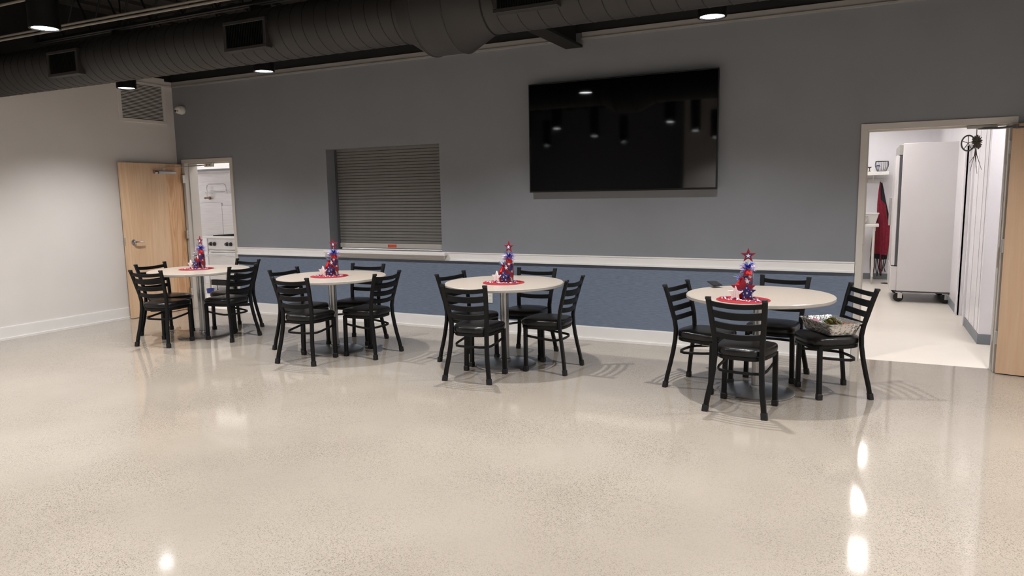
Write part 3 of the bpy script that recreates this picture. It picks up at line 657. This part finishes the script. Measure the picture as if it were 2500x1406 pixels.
tag(hp_, 'heap of browned leafy greens inside the foil tray', 'salad', None, 'stuff')
cr_ = MB()
rnd = random.Random(2)
for i in range(9):
    M_ = Matrix.Translation((rnd.uniform(-.03, .03), rnd.uniform(-.02, .02), rnd.uniform(.0, .012))) @ Matrix.Rotation(rnd.uniform(0, 6), 4, 'Z') @ Matrix.Rotation(rnd.uniform(-.5, .5), 4, 'X')
    cr_.box((-.016, -.004, -.003), (.016, .004, .003), .001, M_)
cro = cr_.build('carrot_shreds', CARROT); cro.location = (8.545, -1.245, .535); tag(cro, 'orange vegetable shreds at the end of the greens in the tray', 'food', None, 'stuff')
pk = MB().lathe([(0, 0), (.03, .004), (.045, .02), (.038, .034), (.02, .040), (0, .036)], 9).build('pink_scrap', PINK, None, 20, (8.30, -1.06, .500)); tag(pk, 'crumpled pink scrap against the inner side of the foil tray', 'paper')  # small crumpled pink piece inside the tray

# ================================================================== kitchen seen through the left doorway
rg = thing('gas_range', 'stainless gas range with black knobs seen through the doorway by the maple door', 'range', (-1.256, 1.5, 0))
RW = .92
MB().box((0, .03, .13), (RW, .82, .90), .004).build('body', STEEL, rg)
MB().prism([(0, 0), (RW, 0), (RW, .16), (0, .16)], 0, .05).v
MB().box((0, 0, .70), (RW, .06, .885), .006).build('control_panel', STEEL, rg)
MB().box((-.005, -.03, .885), (RW+.005, .06, .925), .008, seg=2).build('front_rail', STEEL, rg)
MB().box((0, .05, .90), (RW, .80, .915), .003).build('cooktop', BLKM, rg)
for i in range(3):
    b = MB(); x0 = .03+i*.29
    for q in range(5): b.box((x0+q*.065, .09, .918), (x0+.012+q*.065, .74, .935))
    b.box((x0, .09, .916), (x0+.272, .105, .932)); b.box((x0, .4, .916), (x0+.272, .415, .932)); b.box((x0, .725, .916), (x0+.272, .74, .932))
    b.build('burner_grate', BLKM, rg)
for x in (.075, .155, .448, .53): 
    k = MB().lathe([(0, -.045), (.022, -.045), (.027, -.03), (.033, -.012), (.035, 0)], 20, (x, 0, .795), 'y').build('knob', DKPLAST, rg, 40)
    MB().box((x-.004, -.05, .77), (x+.004, -.044, .82), .001).build('pointer_ridge', GREYM, k)
MB().box((.02, -.005, .66), (RW, .03, .688), .005).build('trim_rail', STEEL, rg)
od = MB().box((.02, -.025, .20), (RW-.02, .03, .645), .006).build('oven_door', STEEL, rg)
MB().tube([(.06, -.025, .605), (.06, -.07, .605)], .008, 8).tube([(RW-.06, -.025, .605), (RW-.06, -.07, .605)], .008, 8).tube([(.03, -.07, .605), (RW-.03, -.07, .605)], .013, 12).build('door_handle', CHROME, od, 40)
MB().box((.02, -.01, .10), (RW-.02, .03, .19), .004).build('kick_panel', BLKM, rg)
for x in (.05, RW-.05):
    for y in (.08, .76): MB().lathe([(.02, 0), (.02, .012), (.014, .02), (.014, .14)], 12, (x, y, 0)).build('leg', CHROME, rg)
cab = thing('stainless_side_shelf', 'narrow stainless side stand between the doorway and the range', 'stand', (-1.56, 1.5, 0))
MB().box((0, 0, .895), (.28, .75, .915), .003).build('top', STEEL, cab)
MB().box((0, .02, .66), (.28, .75, .69), .003).build('shelf', STEEL, cab)
MB().box((0, .05, .10), (.28, .75, .13), .003).build('bottom_shelf', STEEL, cab)
MB().box((0, .72, .0), (.28, .75, .9)).build('dark_back_panel', DKGREY, cab)
for x, y in ((.015, .02), (.265, .02), (.015, .73), (.265, .73)): MB().tube([(x, y, 0), (x, y, .9)], .014, 10).build('leg', STEEL, cab, 40)
# steel panels behind the range, each bolted to the wall
for nm, x0, x1, z1, lab in (('backsplash_panel', -2.44, -1.86, 1.47, 'taller stainless splash panel behind the range'), ('backsplash_panel', -1.855, -.2, 1.42, 'lower stainless splash panel behind the range, next to the door frame')):
    o = MB().box((x0, 2.375, .90), (x1, 2.399, z1), .003).build(nm, STEEL); tag(o, lab, 'panel', 'splash panels')
o = MB().box((-3.3, 2.392, 1.48), (-.1, 2.4, 2.08)).build('steel_wall_sheet', STEEL); tag(o, 'stainless wall sheet around the pot filler', 'panel')
hd = thing('range_hood', 'stainless exhaust hood above the range', 'hood', (-1.3, 1.9, 2.0))
MB().prism([(0, -.0), (.0, .12), (.0, .1)], 0, .1).v
MB().add([(-1.2, -.6, 0), (1.3, -.6, 0), (1.3, .495, 0), (-1.2, .495, 0), (-1.2, -.6, .10), (1.3, -.6, .10), (1.3, .495, .55), (-1.2, .495, .55), (-1.2, -.1, .55), (1.3, -.1, .55)], [(0, 1, 5, 4), (4, 5, 9, 8), (8, 9, 6, 7), (7, 6, 2, 3), (0, 4, 8, 7, 3), (1, 2, 6, 9, 5), (0, 3, 2, 1)]).build('canopy', STEEL, hd)
MB().box((-1.21, -.61, -.012), (1.31, -.585, .02), .003).build('shade_lip', DKGREY, hd)  # dark strip standing in for the hood's unlit underside
pf = thing('pot_filler_tap', 'folding bronze pot filler tap on the wall above the range', 'tap', (-2.16, 2.39, 1.56))
MB().lathe([(0, 0), (.03, 0), (.03, -.012), (.014, -.016), (.014, -.06), (0, -.06)], 16, (0, 0, 0), 'y').box((-.05, -.075, -.014), (.05, -.045, .014), .006).build('valve_body', BRONZE, pf, 40)
for s in (-1, 1): MB().lathe([(0, 0), (.018, 0), (.02, .012), (.012, .02), (0, .02)], 10, (s*.06-.01*(s > 0), -.06, 0), 'x').build('valve_handle', BRONZE, pf)
MB().tube([(0, -.06, 0), (0, -.06, .10), (.0, -.06, .11)], .010, 8).tube([(-.03, -.06, .105), (.50, -.06, .108)], .011, 8).build('lower_arm', CHROME, pf, 40)
MB().tube([(0.0, -.06, .12), (0.0, -.06, .19), (.02, -.06, .235), (.06, -.06, .25), (.42, -.06, .25), (.47, -.06, .235), (.49, -.06, .19), (.49, -.06, .11)], .009, 8).build('upper_arm', CHROME, pf, 40)
MB().lathe([(.014, .07), (.016, .09), (.016, .14), (.012, .15)], 12, (.495, -.06, 0)).build('spout', CHROME, pf, 40)
tub = MB().lathe([(0, 0), (.055, 0), (.062, .07), (.066, .074), (.058, .074), (.05, .006), (0, .006)], 20, (-1.02, 1.28, 0)).build('blue_tub', BLUETUB, None, 40); tag(tub, 'small blue tub on the kitchen floor beside the range', 'tub')

# ================================================================== kitchen seen through the right doorway
fr = thing('reach_in_fridge', 'tall white reach-in refrigerator on black casters inside the kitchen doorway', 'refrigerator', (9.035, 3.88, 0))
FW = .672
MB().box((0.02, 0, .158), (FW, 1.05, 2.12), .006).build('cabinet', FRIDGE, fr)
MB().box((0.0, .004, .14), (FW+.004, 1.045, .16), .003).build('base_rail', DKGREY, fr)
MB().box((FW, .01, .16), (FW+.008, 1.04, 2.11)).build('dark_back_panel', DKGREY, fr)  # dark strip imitating the shadow between cabinet and wall
MB().box((-.012, .01, .5), (.02, 1.04, 1.965), .003).build('gasket', DKGREY, fr)
MB().box((-.03, .002, 1.968), (.02, 1.045, 2.10), .004).build('header', GREYM, fr)
dr = MB().box((-.058, .012, .5), (-.012, 1.038, 1.962), .006).build('door', FRIDGE, fr)
MB().box((-.09, .85, 1.0), (-.056, .89, 1.4), .006).build('door_handle', CHROME, dr)
MB().box((-.062, .0, .165), (.02, 1.04, .485), .006).build('lower_grille', FRIDGE, fr)
for x, y in ((.05, .09), (.6, .09), (.05, .95), (.6, .95)):
    c = MB().box((x-.03, y-.03, .120), (x+.03, y+.03, .14)).box((x-.004, y-.026, .05), (x+.05, y-.020, .125), .002).box((x-.004, y+.020, .05), (x+.05, y+.026, .125), .002).build('caster', CHROME, fr)
    MB().lathe([(0, -.018), (.05, -.018), (.062, -.012), (.062, .012), (.05, .018), (0, .018)], 24, (x+.005, y, .062), 'y').build('wheel', RUBBER, c, 40)

YB = 6.6
sf = thing('wall_shelf', 'white wall shelf holding the wire basket at the back of the kitchen', 'shelf', (8.2, YB, 1.75))
MB().box((-.5, -.36, .03), (.762, 0, .055), .003).box((-.5, -.365, .0), (.762, -.345, .06), .004).build('board', WPLAST, sf)
for x in (-.4, .55): MB().prism([(-.36, .03), (-.02, -.12), (-.02, .03)], 0, .02, Matrix.Translation((x, 0, 0)) @ Matrix.Rotation(PI/2, 4, 'Z')).build('bracket', WPLAST, sf)
rl = thing('hook_rail', 'white rail with hooks below the wall shelf', 'rail', (8.2, YB, 1.64))
MB().box((-.5, -.03, -.005), (.70, 0, .06), .004).build('board', WPLAST, rl)
hk = MB().tube([(0, -.03, .03), (0, -.07, .025), (0, -.085, .0), (0, -.075, .02)], .005, 6).mesh('hook', CHROME)
for x in (.2, .45, .655): link('hook', hk, rl, (x, 0, 0))
bk = thing('wire_basket', 'black wire basket with an oval dark label on the white wall shelf', 'basket', (8.855, 6.40, 1.807))
def bas(t): return .062+.04*math.sin(min(1, t/.75)*PI/2)-.008*max(0, (t-.6)/.4)
for t in (0, 1): MB().tube([(bas(t)*math.cos(2*PI*i/28), bas(t)*math.sin(2*PI*i/28), .004+t*.165) for i in range(28)], .004, 6, closed=True).build('rim', BLKM, bk, 40)
for i in range(20):
    a = 2*PI*i/20; MB().tube([(bas(j/6)*math.cos(a), bas(j/6)*math.sin(a), .004+j/6*.165) for j in range(7)], .0028, 5).build('wire', BLKM, bk, 40)
MB().lathe([(0, 0), (.06, 0), (.06, .003), (0, .003)], 24, (0, 0, .002)).build('bottom', BLKM, bk)
tagp = MB().lathe([(0, 0), (.034, 0), (.034, .004), (0, .004)], 24, (0, 0, 0), 'y').build('oval_label', NAVY, bk, 40, loc=(-.055, -.093, .09)); tagp.scale = (1.0, 1, .55)
MB().box((-.022, -.0015, -.006), (.022, 0, .006)).build('label_print', WHITEP, tagp)
hg = thing('bronze_stand', 'small bronze hourglass-shaped stand on the wall shelf beside the basket', 'ornament', (8.675, 6.32, 1.807))
MB().lathe([(0, 0), (.028, 0), (.028, .006), (.010, .012), (.007, .04), (.010, .062), (.030, .072), (.030, .078), (0, .078)], 16).build('stand_body', BRONZE, hg, 40)
MB().lathe([(0, .078), (.034, .078), (.034, .083), (0, .084)], 16).build('cap', BRONZE, hg, 40)
# apron(s)
def cloth(rows, y0, amp, nf, m, name, parent, ph_=0., th=.006):
    n = 24; vs = []; fs = []
    for side in (0, 1):
        for z, xl, xr in rows:
            for i in range(n+1):
                t = i/n; vs.append((xl+(xr-xl)*t, y0+amp*math.sin(t*nf*2*PI+ph_+z*2.)*min(1, (xr-xl)/.15)+side*th, z+.01*math.sin(t*5+ph_)))
    k = len(rows); S0 = k*(n+1)
    for j in range(k-1):
        for i in range(n):
            q = (j*(n+1)+i, j*(n+1)+i+1, (j+1)*(n+1)+i+1, (j+1)*(n+1)+i); fs += [q, tuple(S0+a for a in reversed(q))]
        for i in (0, n):
            a, b2 = j*(n+1)+i, (j+1)*(n+1)+i; fs.append((a, b2, S0+b2, S0+a))
    for j in (0, k-1):
        for i in range(n): a = j*(n+1)+i; fs.append((a, a+1, S0+a+1, S0+a))
    return MB().add(vs, fs).build(name, m, parent, 60)
def strap(pts, w, m, parent):
    return MB().tube(pts, 1, sec=[(-w, -.0015), (w, -.0015), (w, .0015), (-w, .0015)], xaxis=(1, 0, 0)).build('strap', m, parent)
ya = 6.50
ap = thing('red_apron', 'dark red apron hanging from a hook beside the refrigerator', 'apron', (0, 0, 0))
XO = 8.855
cloth([(1.63, XO-.018, XO-.004), (1.5, XO-.03, XO+.0), (1.36, XO-.037, XO+.012), (1.28, XO-.04, XO+.085), (1.18, XO-.038, XO+.10), (1.05, XO-.033, XO+.118), (.93, XO-.04, XO+.168), (.8, XO-.06, XO+.172), (.65, XO-.075, XO+.166), (.52, XO-.088, XO+.158), (.44, XO-.09, XO+.15)], ya-.10, .012, 2.5, REDCLOTH, 'apron_body', ap)
strap([(XO+.03, ya-.125, .95), (XO+.05, ya-.13, .6), (XO+.045, ya-.125, .3), (XO+.06, ya-.12, .12)], .008, REDCLOTH, ap)
ab = thing('black_apron', 'black apron hanging behind the dark red apron on the same hook', 'apron', (0, 0, 0))
cloth([(1.635, XO-.012, XO+.022), (1.5, XO-.02, XO+.052), (1.36, XO-.03, XO+.080), (1.2, XO-.03, XO+.118), (1.0, XO-.035, XO+.165), (.85, XO-.07, XO+.178), (.7, XO-.095, XO+.165), (.5, XO-.105, XO+.155), (.36, XO-.10, XO+.145)], ya-.06, .010, 2, BLKCLOTH, 'apron_body', ab, 1.)
rnd = random.Random(31)
for i in range(9):
    x = XO-.095+i*.027; b_ = rnd.uniform(.06, .16)
    strap([(x, ya-.075, .45), (x+rnd.uniform(-.01, .01), ya-.08, .34), (x+rnd.uniform(-.015, .015), ya-.08, .22), (x+rnd.uniform(-.02, .02), ya-.08, b_)], .007, BLKCLOTH, ab)
# prep table with a white basin on it
pt = thing('prep_table', 'white topped work table with steel legs behind the kitchen door frame', 'table', (8.25, 5.80, 0))
MB().box((-.9, 0, .925), (.598, .56, .965), .006).build('tabletop', WPLAST, pt)
for x, y in ((.53, .05), (-.85, .05), (.53, .51), (-.85, .51)):
    l = MB().lathe([(.018, .11), (.018, .925)], 14, (x, y, 0)).lathe([(.024, .86), (.024, .925)], 14, (x, y, 0)).build('leg', WPLAST, pt, 40)
    MB().lathe([(.008, 0), (.014, .02), (.021, .11), (.021, .125), (.018, .13)], 14, (x, y, 0)).build('foot', CHROME, l, 40)
ba = thing('white_basin', 'white rectangular tub standing on the work table', 'tub', (8.70, 6.18, .966))
MB().add([(-.16, -.12, 0), (.10, -.12, 0), (.10, .12, 0), (-.16, .12, 0), (-.19, -.15, .16), (.14, -.15, .16), (.14, .15, .16), (-.19, .15, .16), (-.18, -.14, .16), (.13, -.14, .16), (.13, .14, .16), (-.18, .14, .16), (-.15, -.11, .008), (.09, -.11, .008), (.09, .11, .008), (-.15, .11, .008)],
    [(3, 2, 1, 0), (0, 1, 5, 4), (1, 2, 6, 5), (2, 3, 7, 6), (3, 0, 4, 7), (4, 5, 9, 8), (5, 6, 10, 9), (6, 7, 11, 10), (7, 4, 8, 11), (8, 9, 13, 12), (9, 10, 14, 13), (10, 11, 15, 14), (11, 8, 12, 15), (12, 13, 14, 15)]).build('tub_body', WPLAST, ba)
MB().box((-.2, -.16, .155), (.15, -.14, .172), .004).box((-.2, .14, .155), (.15, .16, .172), .004).box((-.2, -.16, .155), (-.18, .16, .172), .004).box((.13, -.16, .155), (.15, .16, .172), .004).build('rim', WPLAST, ba)
bo = MB().lathe([(0, 0), (.05, 0), (.09, .06), (.11, .13), (.106, .13), (.086, .06), (.048, .006), (0, .006)], 24, (8.58, 5.91, .966)).build('steel_bowl', STEEL, None, 50); tag(bo, 'steel bowl on the work table in front of the white tub', 'bowl')
fd = MB().lathe([(0, 0), (.085, 0), (.085, .005), (0, .008)], 24, (9.0, 6.02, 0)).build('floor_disc', RUBBER, None, 40); tag(fd, 'black round disc on the kitchen floor beside the refrigerator', 'disc')
# ornament hanging in the doorway
orn = thing('hanging_wheel_ornament', 'dark spoked wheel ornament with dried sprigs hanging in the kitchen doorway', 'ornament', (9.40, .03, 1.86))
MB().tube([(.02, 0, .15), (.02, 0, .07)], .003, 6).build('cord', TWIG, orn)
w1 = MB().tube([(-.035+.047*math.cos(2*PI*i/24), 0, .03+.062*math.sin(2*PI*i/24)) for i in range(24)], .006, 6, closed=True).build('wheel', DKGREY, orn, 40)
for i in range(5):
    a = 2*PI*i/5+.3; MB().tube([(-.035, 0, .03), (-.035+.045*math.cos(a), 0, .03+.06*math.sin(a))], .003, 5).build('spoke', DKGREY, w1)
rnd = random.Random(8); b = MB()
for i in range(60):
    a = rnd.uniform(0, 2*PI); e = rnd.uniform(-1.3, 1.3); c0 = Vector((.025, -.01, .035)); d = Vector((math.cos(a)*math.cos(e)*.04, math.sin(a)*math.cos(e)*.03, math.sin(e)*.062))
    b.tube([c0, c0+d*.6, c0+d], [.005, .006, .002], 4)
o = b.build('dried_bloom', TWIG, orn); o['kind'] = 'stuff'
for dx, dz, bend in ((-.015, -.20, -.03), (.02, -.17, .01), (.0, -.22, .02), (.04, -.19, .05), (-.005, -.13, -.04)):
    MB().tube([(.02, -.005, -.01), (.018+dx*.3, -.005, -.07), (.02+bend, -.005, dz)], [.004, .0028, .0015], 5).build('sprig', TWIG, orn)

# kitchen ceiling lights; the jamb and alcove panels are unseen, added to brighten
for i, (x, y, lab) in enumerate(((8.53, 1.85, 'square lit ceiling panel just inside the kitchen doorway'), (8.53, 3.5, 'square lit ceiling panel midway along the kitchen'), (8.53, 5.4, 'square lit ceiling panel above the work table'), (6.2, 2.0, 'square lit kitchen ceiling panel behind the television wall'), (6.2, 4.4, 'square lit ceiling panel deep in the kitchen'), (1.75, 1.0, 'unseen ceiling panel added to light the jamb by the maple door'), (.3, 1.0, 'square lit ceiling panel inside the doorway by the maple door'), (-1.3, .8, 'square lit ceiling panel in front of the range'), (-2.6, 1.3, 'square lit ceiling panel at the end of the range wall'), (10.35, .64, 'unseen ceiling panel added to light the alcove wall beside the kitchen doorway'))):
    t = thing('ceiling_light_panel', lab, 'ceiling light', (x, y, 2.749), group='kitchen ceiling lights')
    f = MB()
    for lo, hi in (((-.31, -.36, -.03), (.31, -.33, 0)), ((-.31, .33, -.03), (.31, .36, 0)), ((-.31, -.33, -.03), (-.28, .33, 0)), ((.28, -.33, -.03), (.31, .33, 0))): f.box(lo, hi)
    f.build('frame', WPLAST, t)
    MB().box((-.28, -.33, -.02), (.28, .33, -.012)).build('diffuser', TROFF, t)
